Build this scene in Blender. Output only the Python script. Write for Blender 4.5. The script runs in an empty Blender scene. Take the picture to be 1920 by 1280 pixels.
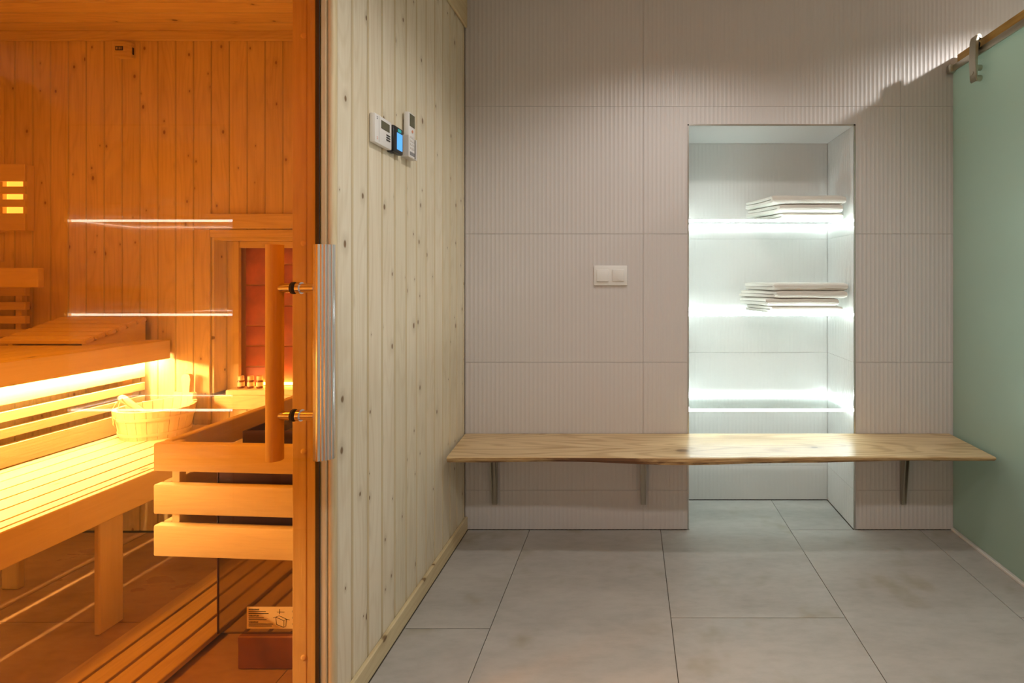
import bpy, bmesh, math, random
from mathutils import Vector, Matrix, noise as mnoise
random.seed(7)
S = bpy.context.scene
COL = S.collection

# ------------------------------------------------------------------ camera, world, lights, exposure
F = 931.0                                   # focal length in pixels of the 1920-wide frame
EYE = 1.174
cd = bpy.data.cameras.new('camera')
cam = bpy.data.objects.new('camera', cd); COL.objects.link(cam)
cam.location = (0, 0, EYE); cam.rotation_euler = (math.pi/2, 0, 0)
cd.sensor_width = 36; cd.lens = F/1920*36
cd.shift_x = -(1183-960)/1920; cd.shift_y = -(640-521)/1920
cd.clip_start = 0.02
S.camera = cam
W = bpy.data.worlds.new('world'); S.world = W; W.use_nodes = True
W.node_tree.nodes['Background'].inputs[0].default_value = (0.9, 0.95, 1, 1)
W.node_tree.nodes['Background'].inputs[1].default_value = 0.02
S.view_settings.view_transform = 'Standard'; S.view_settings.look = 'None'
S.view_settings.gamma = 1; S.view_settings.use_curve_mapping = False
S.view_settings.exposure = 0.0
S.cycles.max_bounces = 12; S.cycles.diffuse_bounces = 6; S.cycles.glossy_bounces = 5
S.cycles.transparent_max_bounces = 16; S.cycles.caustics_reflective = False
S.cycles.caustics_refractive = False; S.cycles.sample_clamp_indirect = 6

def spot(name, loc, power, color, angle=150, blend=0.6, size=0.05, aim=None):
    l = bpy.data.lights.new(name, 'SPOT'); l.energy = power; l.color = color
    l.spot_size = math.radians(angle); l.spot_blend = blend; l.shadow_soft_size = size
    o = bpy.data.objects.new(name, l); COL.objects.link(o); o.location = loc
    if aim: o.rotation_euler = (Vector(aim)-Vector(loc)).to_track_quat('-Z', 'Y').to_euler()
    return o
def point(name, loc, power, color, size=0.04):
    l = bpy.data.lights.new(name, 'POINT'); l.energy = power; l.color = color; l.shadow_soft_size = size
    o = bpy.data.objects.new(name, l); COL.objects.link(o); o.location = loc
    return o
WARM = (1.0, 0.945, 0.885)
# recessed ceiling downlights of the changing room, and of the shower room behind the frosted door
spot('downlight', (0.25, 1.40, 2.48), 34, WARM, 146, 0.5)
spot('downlight', (0.9, 0.1, 2.48), 30, WARM, 150, 0.5)
spot('downlight', (-0.25, 0.1, 2.48), 34, WARM, 150, 0.5)
spot('downlight', (1.98, 1.75, 2.47), 40, WARM, 160, 0.4, 0.02)
spot('downlight', (2.3, 0.7, 2.47), 78, (0.95, 1.0, 0.97), 150, 0.5)
# added warm fill spots inside the sauna, no such lamps seen
SAUNA = (1.0, 0.60, 0.14)
spot('sauna_fill_spot', (-2.0, 0.65, 2.28), 92, (1.0, 0.72, 0.10), 114, 0.5, 0.08)
spot('sauna_fill_spot', (-2.2, 1.0, 2.28), 16, SAUNA, 165, 0.5, 0.08)

# ------------------------------------------------------------------ materials
def new_mat(name):
    m = bpy.data.materials.new(name); m.use_nodes = True
    nt = m.node_tree; b = nt.nodes['Principled BSDF']
    return m, nt, b
def N(nt, t, **kw):
    n = nt.nodes.new(t)
    for k, v in kw.items(): setattr(n, k, v)
    return n
def math_n(nt, op, a, b=None, c=None):
    n = N(nt, 'ShaderNodeMath', operation=op)
    for i, v in enumerate((a, b, c)):
        if v is None: continue
        if isinstance(v, (int, float)): n.inputs[i].default_value = v
        else: nt.links.new(v, n.inputs[i])
    return n.outputs[0]
def maprange(nt, v, a, b, c, d, smooth=False):
    n = N(nt, 'ShaderNodeMapRange', interpolation_type='SMOOTHSTEP' if smooth else 'LINEAR')
    nt.links.new(v, n.inputs[0])
    for i, x in enumerate((a, b, c, d)): n.inputs[1+i].default_value = x
    return n.outputs[0]
def mixc(nt, f, a, b, blend='MIX'):
    n = N(nt, 'ShaderNodeMix', data_type='RGBA', blend_type=blend)
    for s, v in ((n.inputs[0], f), (n.inputs[6], a), (n.inputs[7], b)):
        if isinstance(v, (int, float)): s.default_value = v
        elif isinstance(v, tuple): s.default_value = (*v[:3], 1)
        else: nt.links.new(v, s)
    return n.outputs[2]
def comb(nt, a, b, c):
    n = N(nt, 'ShaderNodeCombineXYZ')
    for i, v in enumerate((a, b, c)):
        if isinstance(v, (int, float)): n.inputs[i].default_value = v
        else: nt.links.new(v, n.inputs[i])
    return n.outputs[0]
def noise_n(nt, vec, scale, detail=3, rough=0.55):
    n = N(nt, 'ShaderNodeTexNoise'); nt.links.new(vec, n.inputs['Vector'])
    n.inputs['Scale'].default_value = scale; n.inputs['Detail'].default_value = detail
    n.inputs['Roughness'].default_value = rough
    return n.outputs['Fac']

def wood(name, light, dark, across, along, knot=8.0, knot_amount=0.5, rough=0.5, ring=0.25, vary=0.06,
         knotcol=(0.16, 0.085, 0.03), streak=0.5, spec=0.3):
    m, nt, b = new_mat(name)
    tc = N(nt, 'ShaderNodeTexCoord'); oi = N(nt, 'ShaderNodeObjectInfo')
    r = oi.outputs['Random']
    add = N(nt, 'ShaderNodeVectorMath', operation='ADD')
    nt.links.new(tc.outputs['Object'], add.inputs[0])
    nt.links.new(comb(nt, math_n(nt, 'MULTIPLY', r, 37.3), math_n(nt, 'MULTIPLY', r, 91.7), math_n(nt, 'MULTIPLY', r, 53.9)), add.inputs[1])
    sp = N(nt, 'ShaderNodeSeparateXYZ'); nt.links.new(add.outputs[0], sp.inputs[0])
    third = 3-across-along
    a, g, t = sp.outputs[across], sp.outputs[along], sp.outputs[third]
    v1 = comb(nt, a, t, math_n(nt, 'MULTIPLY', g, 0.035))
    v2 = comb(nt, a, t, math_n(nt, 'MULTIPLY', g, 0.14))
    fine = maprange(nt, noise_n(nt, v1, 120, 4, 0.65), 0.38, 0.64, 0, 1)
    broad = noise_n(nt, v2, 11, 2)
    rings = math_n(nt, 'SINE', math_n(nt, 'MULTIPLY', noise_n(nt, comb(nt, a, t, math_n(nt, 'MULTIPLY', g, 0.12)), 9, 1), 75))
    rings = maprange(nt, rings, 0.1, 1, 0, 1)
    f = math_n(nt, 'ADD', math_n(nt, 'MULTIPLY', fine, streak*0.6), math_n(nt, 'MULTIPLY', rings, ring))
    f = math_n(nt, 'ADD', f, maprange(nt, broad, 0.35, 0.7, -0.15, 0.3))
    f = math_n(nt, 'MAXIMUM', math_n(nt, 'MINIMUM', f, 1.0), 0.0)
    c = mixc(nt, f, light, dark)
    vr = maprange(nt, r, 0, 1, 1-vary, 1+vary*0.6)
    c = mixc(nt, 1.0, c, comb(nt, vr, vr, math_n(nt, 'POWER', vr, 1.5)), 'MULTIPLY')
    if knot_amount > 0:
        vo = N(nt, 'ShaderNodeTexVoronoi', voronoi_dimensions='2D')
        nt.links.new(comb(nt, a, math_n(nt, 'MULTIPLY', g, 0.6), 0.0), vo.inputs['Vector'])
        vo.inputs['Scale'].default_value = knot
        sc = N(nt, 'ShaderNodeSeparateColor'); nt.links.new(vo.outputs['Color'], sc.inputs[0])
        ex = math_n(nt, 'LESS_THAN', sc.outputs[0], knot_amount)
        d = math_n(nt, 'DIVIDE', vo.outputs['Distance'], maprange(nt, sc.outputs[1], 0, 1, 0.35, 1.25))
        d = math_n(nt, 'ADD', d, math_n(nt, 'MULTIPLY', math_n(nt, 'SUBTRACT', fine, 0.5), 0.02))
        core = math_n(nt, 'MULTIPLY', maprange(nt, d, 0.035, 0.075, 0.9, 0, True), ex)
        halo = math_n(nt, 'MULTIPLY', maprange(nt, d, 0.05, 0.26, 0.45, 0, True), ex)
        c = mixc(nt, halo, c, tuple(x*0.8 for x in dark))
        c = mixc(nt, core, c, knotcol)
    nt.links.new(c, b.inputs['Base Color'])
    b.inputs['Roughness'].default_value = rough
    b.inputs['Specular IOR Level'].default_value = spec
    bp = N(nt, 'ShaderNodeBump'); bp.inputs['Strength'].default_value = 0.12; bp.inputs['Distance'].default_value = 0.002
    nt.links.new(fine, bp.inputs['Height']); nt.links.new(bp.outputs[0], b.inputs['Normal'])
    return m
def plain(name, col, rough=0.5, metal=0.0, spec=0.5, emit=None, estr=1.0, mottled=0.0, scale=30):
    m, nt, b = new_mat(name)
    b.inputs['Base Color'].default_value = (*col, 1); b.inputs['Roughness'].default_value = rough
    b.inputs['Metallic'].default_value = metal; b.inputs['Specular IOR Level'].default_value = spec
    tc = N(nt, 'ShaderNodeTexCoord')
    n = noise_n(nt, tc.outputs['Object'], scale, 4)
    if mottled > 0:
        c = mixc(nt, maprange(nt, n, 0.3, 0.7, 0, 1), tuple(x*(1-mottled) for x in col), tuple(min(1, x*(1+mottled*0.5)) for x in col))
        nt.links.new(c, b.inputs['Base Color'])
    else:
        nt.links.new(maprange(nt, n, 0, 1, max(0, rough-0.05), min(1, rough+0.05)), b.inputs['Roughness'])
    if emit:
        b.inputs['Emission Color'].default_value = (*emit, 1); b.inputs['Emission Strength'].default_value = estr
    return m
def glass_pane(name, tint, refl=1.0, rough=0.0):
    m, nt, b = new_mat(name); nt.nodes.remove(b)
    out = nt.nodes['Material Output']
    tr = N(nt, 'ShaderNodeBsdfTransparent'); tr.inputs[0].default_value = (*tint, 1)
    gl = N(nt, 'ShaderNodeBsdfGlossy'); gl.inputs['Roughness'].default_value = rough
    lw = N(nt, 'ShaderNodeLayerWeight'); lw.inputs[0].default_value = 0.5
    fr = math_n(nt, 'ADD', math_n(nt, 'MULTIPLY', math_n(nt, 'POWER', lw.outputs['Facing'], 5.0), 0.96*refl), 0.04*refl)
    mx = N(nt, 'ShaderNodeMixShader'); nt.links.new(fr, mx.inputs[0])
    nt.links.new(tr.outputs[0], mx.inputs[1]); nt.links.new(gl.outputs[0], mx.inputs[2])
    nt.links.new(mx.outputs[0], out.inputs[0])
    return m
def frosted(name, col):
    m, nt, b = new_mat(name); nt.nodes.remove(b)
    out = nt.nodes['Material Output']
    tl = N(nt, 'ShaderNodeBsdfTranslucent'); tl.inputs[0].default_value = (*col, 1)
    df = N(nt, 'ShaderNodeBsdfDiffuse'); df.inputs[0].default_value = (*col, 1)
    gl = N(nt, 'ShaderNodeBsdfGlossy'); gl.inputs['Roughness'].default_value = 0.38
    gl.inputs[0].default_value = (0.8, 1, 0.85, 1)
    m1 = N(nt, 'ShaderNodeMixShader'); m1.inputs[0].default_value = 0.45
    nt.links.new(tl.outputs[0], m1.inputs[1]); nt.links.new(df.outputs[0], m1.inputs[2])
    m2 = N(nt, 'ShaderNodeMixShader'); m2.inputs[0].default_value = 0.14
    nt.links.new(m1.outputs[0], m2.inputs[1]); nt.links.new(gl.outputs[0], m2.inputs[2])
    nt.links.new(m2.outputs[0], out.inputs[0])
    return m
def stone_tile(name, base, dark, rough=0.4, scale=3.0):
    m, nt, b = new_mat(name)
    tc = N(nt, 'ShaderNodeTexCoord'); oi = N(nt, 'ShaderNodeObjectInfo')
    add = N(nt, 'ShaderNodeVectorMath', operation='ADD'); nt.links.new(tc.outputs['Object'], add.inputs[0])
    nt.links.new(math_n(nt, 'MULTIPLY', oi.outputs['Random'], 41.0), add.inputs[1])
    mp = N(nt, 'ShaderNodeMapping'); mp.inputs['Scale'].default_value = (0.6, 1.5, 1)
    nt.links.new(add.outputs[0], mp.inputs[0])
    n1 = noise_n(nt, mp.outputs[0], scale, 6, 0.62); n2 = noise_n(nt, mp.outputs[0], scale*9, 4, 0.6)
    n3 = noise_n(nt, add.outputs[0], scale*1.7, 3, 0.5)
    f = math_n(nt, 'ADD', maprange(nt, n1, 0.35, 0.68, 0, 0.75), maprange(nt, n2, 0.4, 0.75, -0.1, 0.35))
    c = mixc(nt, f, base, dark)
    c = mixc(nt, maprange(nt, n3, 0.58, 0.76, 0, 0.55, True), c, (dark[0]*0.8, dark[1]*0.72, dark[2]*0.5))
    nt.links.new(c, b.inputs['Base Color'])
    nt.links.new(maprange(nt, n1, 0.3, 0.7, rough-0.06, rough+0.1), b.inputs['Roughness'])
    b.inputs['Specular IOR Level'].default_value = 0.35
    return m
def emitter(name, col, strength):
    m, nt, b = new_mat(name)
    b.inputs['Base Color'].default_value = (*col, 1); b.inputs['Emission Color'].default_value = (*col, 1)
    b.inputs['Emission Strength'].default_value = strength
    return m

PL, PD = (0.76, 0.64, 0.42), (0.56, 0.42, 0.22)
M = {}
M['pine_v_x'] = wood('pine_wall_facing_room', (0.78, 0.715, 0.57), (0.62, 0.53, 0.37), 1, 2, 12, 0.55, 0.5)       # across y, along z
M['pine_v_y'] = wood('pine_wall_facing_front', PL, PD, 0, 2, 12, 0.5, 0.5, knotcol=(0.27, 0.12, 0.04))        # across x, along z
M['pine_ceiling'] = wood('pine_ceiling_boards', PL, PD, 1, 0, 10, 0.45, 0.5)
M['pine_trim_y'] = wood('pine_trim_along_depth', (0.72, 0.60, 0.38), PD, 2, 1, 9, 0.2, 0.5)
M['pine_trim_x'] = wood('pine_trim_across', PL, PD, 2, 0, 9, 0.3, 0.5)
M['pine_trim_z'] = wood('pine_trim_upright', (0.74, 0.63, 0.42), PD, 0, 2, 9, 0.0, 0.45)
AL, AD = (0.80, 0.66, 0.44), (0.66, 0.50, 0.30)
M['alder_y'] = wood('bench_wood_along_depth', AL, AD, 0, 1, 6, 0.08, 0.5, ring=0.12, streak=0.4)
M['alder_yv'] = wood('bench_wood_fascia', AL, AD, 2, 1, 6, 0.08, 0.5, ring=0.12, streak=0.4)
M['alder_x'] = wood('bench_wood_across', AL, AD, 2, 0, 6, 0.06, 0.5, ring=0.15, streak=0.4)
M['alder_z'] = wood('bench_wood_upright', AL, AD, 1, 2, 6, 0.0, 0.5, ring=0.12, streak=0.4)
M['duck'] = wood('duckboard_wood', (0.66, 0.50, 0.31), (0.5, 0.34, 0.18), 0, 1, 8, 0.15, 0.5)
M['slab'] = wood('oiled_slab_wood', (0.68, 0.50, 0.28), (0.38, 0.22, 0.09), 1, 0, 4, 0.25, 0.32, ring=0.5, streak=0.6, vary=0.0, spec=0.5)
def slab_edge():
    m, nt, b = new_mat('slab_live_edge')
    tc = N(nt, 'ShaderNodeTexCoord'); sp = N(nt, 'ShaderNodeSeparateXYZ'); nt.links.new(tc.outputs['Object'], sp.inputs[0])
    v = comb(nt, math_n(nt, 'MULTIPLY', sp.outputs[0], 1.0), math_n(nt, 'MULTIPLY', sp.outputs[1], 1.0), math_n(nt, 'MULTIPLY', sp.outputs[2], 4.0))
    n1 = noise_n(nt, v, 9, 5, 0.65)
    n2 = noise_n(nt, comb(nt, math_n(nt, 'MULTIPLY', sp.outputs[0], 0.12), sp.outputs[1], math_n(nt, 'MULTIPLY', sp.outputs[2], 2.0)), 90, 3, 0.6)
    base = mixc(nt, maprange(nt, n2, 0.35, 0.7, 0, 1), (0.60, 0.42, 0.20), (0.30, 0.16, 0.06))
    # one long patch of bark left of the middle, thin bark rests toward the lower edge elsewhere
    dx = math_n(nt, 'ABSOLUTE', math_n(nt, 'ADD', sp.outputs[0], 0.47))
    patch = maprange(nt, math_n(nt, 'ADD', dx, math_n(nt, 'MULTIPLY', n1, -0.45)), 0.10, -0.12, 0, 1, True)
    low = math_n(nt, 'MULTIPLY', maprange(nt, sp.outputs[2], 0.002, -0.008, 0, 1, True), maprange(nt, n1, 0.42, 0.6, 0, 1, True))
    f = math_n(nt, 'MINIMUM', math_n(nt, 'ADD', patch, low), 1.0)
    nt.links.new(mixc(nt, f, base, mixc(nt, n2, (0.09, 0.035, 0.014), (0.20, 0.09, 0.035))), b.inputs['Base Color'])
    b.inputs['Roughness'].default_value = 0.6
    return m
M['bark'] = slab_edge()
M['batten'] = wood('stained_batten', (0.58, 0.36, 0.10), (0.38, 0.19, 0.04), 2, 1, 8, 0.3, 0.5)
M['bucketwood'] = wood('bucket_wood', (0.82, 0.68, 0.46), (0.68, 0.52, 0.32), 0, 2, 5, 0.0, 0.5, ring=0.1)
M['walltile'] = plain('ribbed_wall_tile', (0.63, 0.60, 0.60), 0.36, spec=0.5)
M['nichetile'] = plain('niche_tile', (0.66, 0.655, 0.645), 0.32, spec=0.5)
M['wallback'] = plain('wall_backing', (0.42, 0.37, 0.33), 0.8)
M['plaster'] = plain('painted_plaster', (0.74, 0.70, 0.64), 0.8)
M['floortile'] = stone_tile('grey_beige_floor_tile', (0.475, 0.457, 0.432), (0.365, 0.348, 0.325), 0.36)
M['saunatile'] = stone_tile('sauna_floor_tile', (0.47, 0.31, 0.19), (0.32, 0.20, 0.11), 0.3)
M['grout'] = plain('grout', (0.13, 0.11, 0.085), 0.9)
M['groove_shade'] = plain('painted_groove_shade', (0.58, 0.49, 0.32), 0.7)  # darker tone paints groove shade onto the plank chamfers and sides
M['tongue'] = plain('board_tongue', (0.36, 0.26, 0.13), 0.8)
M['amber'] = glass_pane('amber_glass', (0.98, 0.665, 0.28), 0.5)
M['shelfglass'] = glass_pane('shelf_glass', (0.95, 0.985, 0.975), 0.8)
M['frost'] = frosted('frosted_green_glass', (0.46, 0.56, 0.49))
M['steel'] = plain('brushed_steel', (0.62, 0.60, 0.57), 0.22, 1.0)
M['chrome'] = plain('fluted_aluminium', (0.80, 0.80, 0.82), 0.14, 1.0)
M['mirror'] = plain('polished_heater_steel', (0.40, 0.38, 0.37), 0.06, 1.0)
M['bracket'] = plain('bracket_steel', (0.42, 0.39, 0.33), 0.38, 1.0)
M['railsteel'] = plain('rail_steel', (0.50, 0.47, 0.38), 0.3, 1.0)
M['darksteel'] = plain('dark_heater_steel', (0.10, 0.045, 0.06), 0.4, 0.6)
M['black'] = plain('black_plastic', (0.012, 0.012, 0.014), 0.35)
M['rubber'] = plain('black_rubber', (0.02, 0.012, 0.01), 0.7)
M['white'] = plain('white_plastic', (0.78, 0.77, 0.76), 0.35)
M['offwhite'] = plain('off_white_plastic', (0.66, 0.63, 0.60), 0.4)
M['lcd'] = plain('grey_green_display', (0.10, 0.10, 0.06), 0.2)
M['grey'] = plain('grey_print', (0.25, 0.25, 0.26), 0.5)
M['pinkish'] = plain('pale_red_print', (0.75, 0.45, 0.42), 0.5)
M['ink'] = plain('black_ink', (0.02, 0.015, 0.012), 0.6)
M['orangebtn'] = plain('orange_button', (0.72, 0.30, 0.18), 0.4)
M['paper'] = plain('pale_sticker', (0.72, 0.60, 0.42), 0.6)
M['blue'] = emitter('blue_screen', (0.08, 0.36, 0.85), 0.8)
M['teal'] = emitter('teal_screen', (0.02, 0.30, 0.30), 0.45)
M['led'] = emitter('cool_white_led', (0.86, 1.0, 0.97), 30)
M['saunaled'] = emitter('warm_white_led', (0.72, 0.85, 1.40), 760)
M['alcoveled'] = emitter('alcove_led', (1.0, 0.80, 0.55), 40)
M['lampglow'] = emitter('sauna_lamp_glow', (1.0, 0.72, 0.46), 1.9)
M['brick'] = plain('red_salt_brick', (0.42, 0.12, 0.08), 0.5, mottled=0.35, scale=14)
M['mortar'] = plain('brick_mortar', (0.66, 0.42, 0.30), 0.9)
M['rock'] = plain('heater_stone', (0.10, 0.08, 0.08), 0.8, mottled=0.4, scale=40)
M['heaterbase'] = plain('brown_heater_base', (0.27, 0.10, 0.07), 0.5, mottled=0.3, scale=9)
M['amberbottle'] = plain('amber_bottle', (0.20, 0.07, 0.02), 0.15)
M['label'] = plain('bottle_label', (0.75, 0.62, 0.42), 0.6)
M['cord'] = plain('leather_cord', (0.45, 0.27, 0.12), 0.7)
def towel_mat():
    m, nt, b = new_mat('white_terry')
    tc = N(nt, 'ShaderNodeTexCoord')
    n = noise_n(nt, tc.outputs['Object'], 420, 3, 0.7)
    nt.links.new(mixc(nt, n, (0.62, 0.58, 0.53), (0.80, 0.77, 0.72)), b.inputs['Base Color'])
    b.inputs['Roughness'].default_value = 0.95; b.inputs['Specular IOR Level'].default_value = 0.1
    bp = N(nt, 'ShaderNodeBump'); bp.inputs['Strength'].default_value = 0.5; bp.inputs['Distance'].default_value = 0.002
    nt.links.new(n, bp.inputs['Height']); nt.links.new(bp.outputs[0], b.inputs['Normal'])
    return m
M['terry'] = towel_mat()

# ------------------------------------------------------------------ builders
WL = {}                                               # world location of every object made
def link(name, mesh, loc, parent=None):
    o = bpy.data.objects.new(name, mesh); COL.objects.link(o)
    WL[o.name] = Vector(loc)
    if parent is not None:
        o.parent = parent; o.location = Vector(loc)-WL[parent.name]
    else: o.location = loc
    return o
def obj(name, bm, mat, parent=None, smooth=False, origin=None):
    """bm is in world coordinates; the origin goes to its box centre (or given point)."""
    lo = Vector([min(v.co[i] for v in bm.verts) for i in range(3)])
    hi = Vector([max(v.co[i] for v in bm.verts) for i in range(3)])
    c = Vector(origin) if origin is not None else (lo+hi)/2
    bmesh.ops.translate(bm, verts=bm.verts, vec=-c)
    bmesh.ops.recalc_face_normals(bm, faces=bm.faces)
    me = bpy.data.meshes.new(name); bm.to_mesh(me); bm.free()
    for m in (mat if isinstance(mat, (list, tuple)) else [mat]): me.materials.append(m)
    if smooth:
        for p in me.polygons: p.use_smooth = True
        try: me.set_sharp_from_angle(angle=math.radians(40))
        except Exception: pass
    return link(name, me, c, parent)
def empty(name, loc):
    return link(name, None, loc)
def thing(o, label, cat, group=None):
    o['label'] = label; o['category'] = cat
    if group: o['group'] = group
    return o
def struct(o): o['kind'] = 'structure'; return o
def bm_box(bm, x0, x1, y0, y1, z0, z1, bev=0.0, seg=1):
    t = bmesh.new()
    bmesh.ops.create_cube(t, size=1)
    for v in t.verts:
        v.co = Vector(((x0+x1)/2+v.co.x*(x1-x0), (y0+y1)/2+v.co.y*(y1-y0), (z0+z1)/2+v.co.z*(z1-z0)))
    if bev > 0:
        bmesh.ops.bevel(t, geom=list(t.edges), offset=bev, segments=seg, affect='EDGES', profile=0.5)
    me = bpy.data.meshes.new('tmp'); t.to_mesh(me); t.free()
    bm.from_mesh(me); bpy.data.meshes.remove(me)
    return bm
def box(*a, **k): return bm_box(bmesh.new(), *a, **k)
CACHE = {}
def piece(name, x0, x1, y0, y1, z0, z1, mat, parent=None, bev=0.002, seg=1):
    """bevelled board; equal boards share one mesh"""
    key = (name, round(x1-x0, 4), round(y1-y0, 4), round(z1-z0, 4), mat.name, bev, seg)
    c = ((x0+x1)/2, (y0+y1)/2, (z0+z1)/2)
    if key in CACHE: return link(name, CACHE[key], c, parent)
    o = obj(name, box(x0, x1, y0, y1, z0, z1, bev, seg), mat, parent, smooth=seg > 1)
    CACHE[key] = o.data
    return o
def plank(x0, x1, y0, y1, z0, z1, mat, parent, face, ch=0.0055, dp=0.0028):
    """board with shallow chamfers along both long edges of its visible face ('+x', '-x', '-y' or '-z')"""
    key = ('plank', round(x1-x0, 4), round(y1-y0, 4), round(z1-z0, 4), mat.name, face)
    c = ((x0+x1)/2, (y0+y1)/2, (z0+z1)/2)
    if key in CACHE: return link('plank', CACHE[key], c, parent)
    w0, w1 = (y0, y1) if face[1] in 'xz' else (x0, x1)
    ch = min(ch, (w1-w0)*0.3)
    f, bk = {'+x': (x1, x0), '-x': (x0, x1), '-y': (y0, y1), '-z': (z0, z1)}[face]
    d = dp if bk > f else -dp
    pr = [(w0, bk), (w1, bk), (w1, f+d), (w1-ch, f), (w0+ch, f), (w0, f+d)]
    if face[1] == 'x': bm = bm_prism(bmesh.new(), [(b, a) for a, b in pr], 2, z0, z1)
    elif face[1] == 'y': bm = bm_prism(bmesh.new(), pr, 2, z0, z1)
    else: bm = bm_prism(bmesh.new(), pr, 0, x0, x1)
    bm.faces.ensure_lookup_table()
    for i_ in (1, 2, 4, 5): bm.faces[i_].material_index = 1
    o = obj('plank', bm, [mat, M['groove_shade']], parent)
    CACHE[key] = o.data
    return o
def bm_cyl(bm, p0, p1, r0, r1=None, n=20, caps=True):
    r1 = r0 if r1 is None else r1
    p0, p1 = Vector(p0), Vector(p1); d = (p1-p0).normalized()
    u = d.orthogonal().normalized(); w = d.cross(u)
    A = [bm.verts.new(p0+(u*math.cos(2*math.pi*i/n)+w*math.sin(2*math.pi*i/n))*r0) for i in range(n)]
    B = [bm.verts.new(p1+(u*math.cos(2*math.pi*i/n)+w*math.sin(2*math.pi*i/n))*r1) for i in range(n)]
    for i in range(n): bm.faces.new((A[i], A[(i+1) % n], B[(i+1) % n], B[i]))
    if caps: bm.faces.new(A[::-1]); bm.faces.new(B)
    return bm
def bm_tube(bm, pts, r, n=8):
    pts = [Vector(p) for p in pts]; rings = []
    for i, p in enumerate(pts):
        d = (pts[min(i+1, len(pts)-1)]-pts[max(i-1, 0)]).normalized()
        u = d.cross(Vector((0.31, 0.2, 0.93))).normalized(); w = d.cross(u)
        rr = r[i] if isinstance(r, (list, tuple)) else r
        rings.append([bm.verts.new(p+(u*math.cos(2*math.pi*k/n)+w*math.sin(2*math.pi*k/n))*rr) for k in range(n)])
    for a, b in zip(rings, rings[1:]):
        for k in range(n): bm.faces.new((a[k], a[(k+1) % n], b[(k+1) % n], b[k]))
    bm.faces.new(rings[0][::-1]); bm.faces.new(rings[-1])
    return bm
def bm_lathe(bm, c, prof, n=20):
    rings = [[bm.verts.new((c[0]+r*math.cos(2*math.pi*k/n), c[1]+r*math.sin(2*math.pi*k/n), c[2]+z)) for k in range(n)] for r, z in prof]
    for a, b in zip(rings, rings[1:]):
        for k in range(n): bm.faces.new((a[k], a[(k+1) % n], b[(k+1) % n], b[k]))
    bm.faces.new(rings[0][::-1]); bm.faces.new(rings[-1])
    return bm
def bm_prism(bm, poly, axis, a0, a1, bev=0):
    """extrude a 2D polygon along an axis; poly coords are the two other axes in xyz order"""
    def P(p, t):
        q = [0, 0, 0]; o = [i for i in range(3) if i != axis]
        q[o[0]], q[o[1]], q[axis] = p[0], p[1], t
        return q
    A = [bm.verts.new(P(p, a0)) for p in poly]; B = [bm.verts.new(P(p, a1)) for p in poly]
    n = len(poly)
    for i in range(n): bm.faces.new((A[i], A[(i+1) % n], B[(i+1) % n], B[i]))
    bm.faces.new(A[::-1]); bm.faces.new(B)
    return bm
def text_bm(bm, s, size, origin, right, up, depth=0.0003, align='LEFT'):
    cu = bpy.data.curves.new('t', 'FONT'); cu.body = s; cu.size = size; cu.align_x = align
    cu.extrude = depth; cu.resolution_u = 2
    o = bpy.data.objects.new('t', cu); COL.objects.link(o)
    dg = bpy.context.evaluated_depsgraph_get(); dg.update()
    me = bpy.data.meshes.new_from_object(o.evaluated_get(dg))
    R, U = Vector(right), Vector(up); Nn = R.cross(U); O = Vector(origin)
    for v in me.vertices: v.co = O+R*v.co.x+U*v.co.y+Nn*v.co.z
    bm.from_mesh(me); bpy.data.meshes.remove(me); bpy.data.objects.remove(o); bpy.data.curves.remove(cu)
    return bm

# ------------------------------------------------------------------ layout numbers
XW = -0.774            # room face of the pine wall
YW = 2.316             # face of the tiled wall
XD = 1.50              # sliding door plane
CEIL = 2.50
NX0, NX1, NY, NZ = 0.269, 1.040, 2.628, 1.885      # niche
SZ = 2.313             # sauna ceiling
SY = 2.300             # sauna back wall face
SX = -3.02             # sauna left wall face
YG = 1.262             # free edge of the glass door
XG = -0.797            # glass plane

# ------------------------------------------------------------------ floor
fl = struct(obj('floor', box(-3.2, 3.1, -1.3, 2.75, -0.12, -0.004), M['grout']))
g = 0.0014
def tile_poly(poly, mat):
    bm = bm_prism(bmesh.new(), poly, 2, -0.006, 0.0)
    return obj('tile', bm, mat, fl)
def rect(x0, x1, y0, y1): return [(x0+g, y0+g), (x1-g, y0+g), (x1-g, y1-g), (x0+g, y1-g)]
cols = [(-0.76, -0.472, [-1.2, 0.464, 1.664, YW]), (-0.472, 0.138, [-1.2, -0.084, 1.116, YW]),
        (0.138, 0.742, [-1.2, -0.684, 0.516, 1.716, None]), (0.742, 1.346, [-1.2, -0.084, 1.116, YW]),
        (1.346, 1.95, [-1.2, 0.516, 1.716, YW]), (1.95, 2.55, [-1.2, 1.116, YW]), (2.55, 3.0, [-1.2, 0.516, 1.716, YW])]
for x0, x1, ys in cols:
    for a, b in zip(ys, ys[1:]):
        if b is None:          # the tile that runs on into the niche
            tile_poly([(x0+g, a+g), (x1-g, a+g), (x1-g, NY-0.004), (NX0+0.004, NY-0.004), (NX0+0.004, YW-g), (x0+g, YW-g)], M['floortile'])
        else: tile_poly(rect(x0, x1, a, b), M['floortile'])
tile_poly([(0.742+g, YW+g), (NX1-0.004, YW+g), (NX1-0.004, NY-0.004), (0.742+g, NY-0.004)], M['floortile'])
for x0, x1 in ((-3.0, -2.23), (-2.23, -1.63), (-1.63, -1.03), (-1.03, -0.80)):
    off = 0.0 if x0 in (-2.23, -1.03) else 0.6
    ys = [-0.18, 0.494+off, 1.694 if not off else 2.29, 2.29]
    for a, b in zip(ys, ys[1:]):
        if b-a > 0.05: tile_poly(rect(x0, x1, a, b), M['saunatile'])

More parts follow.
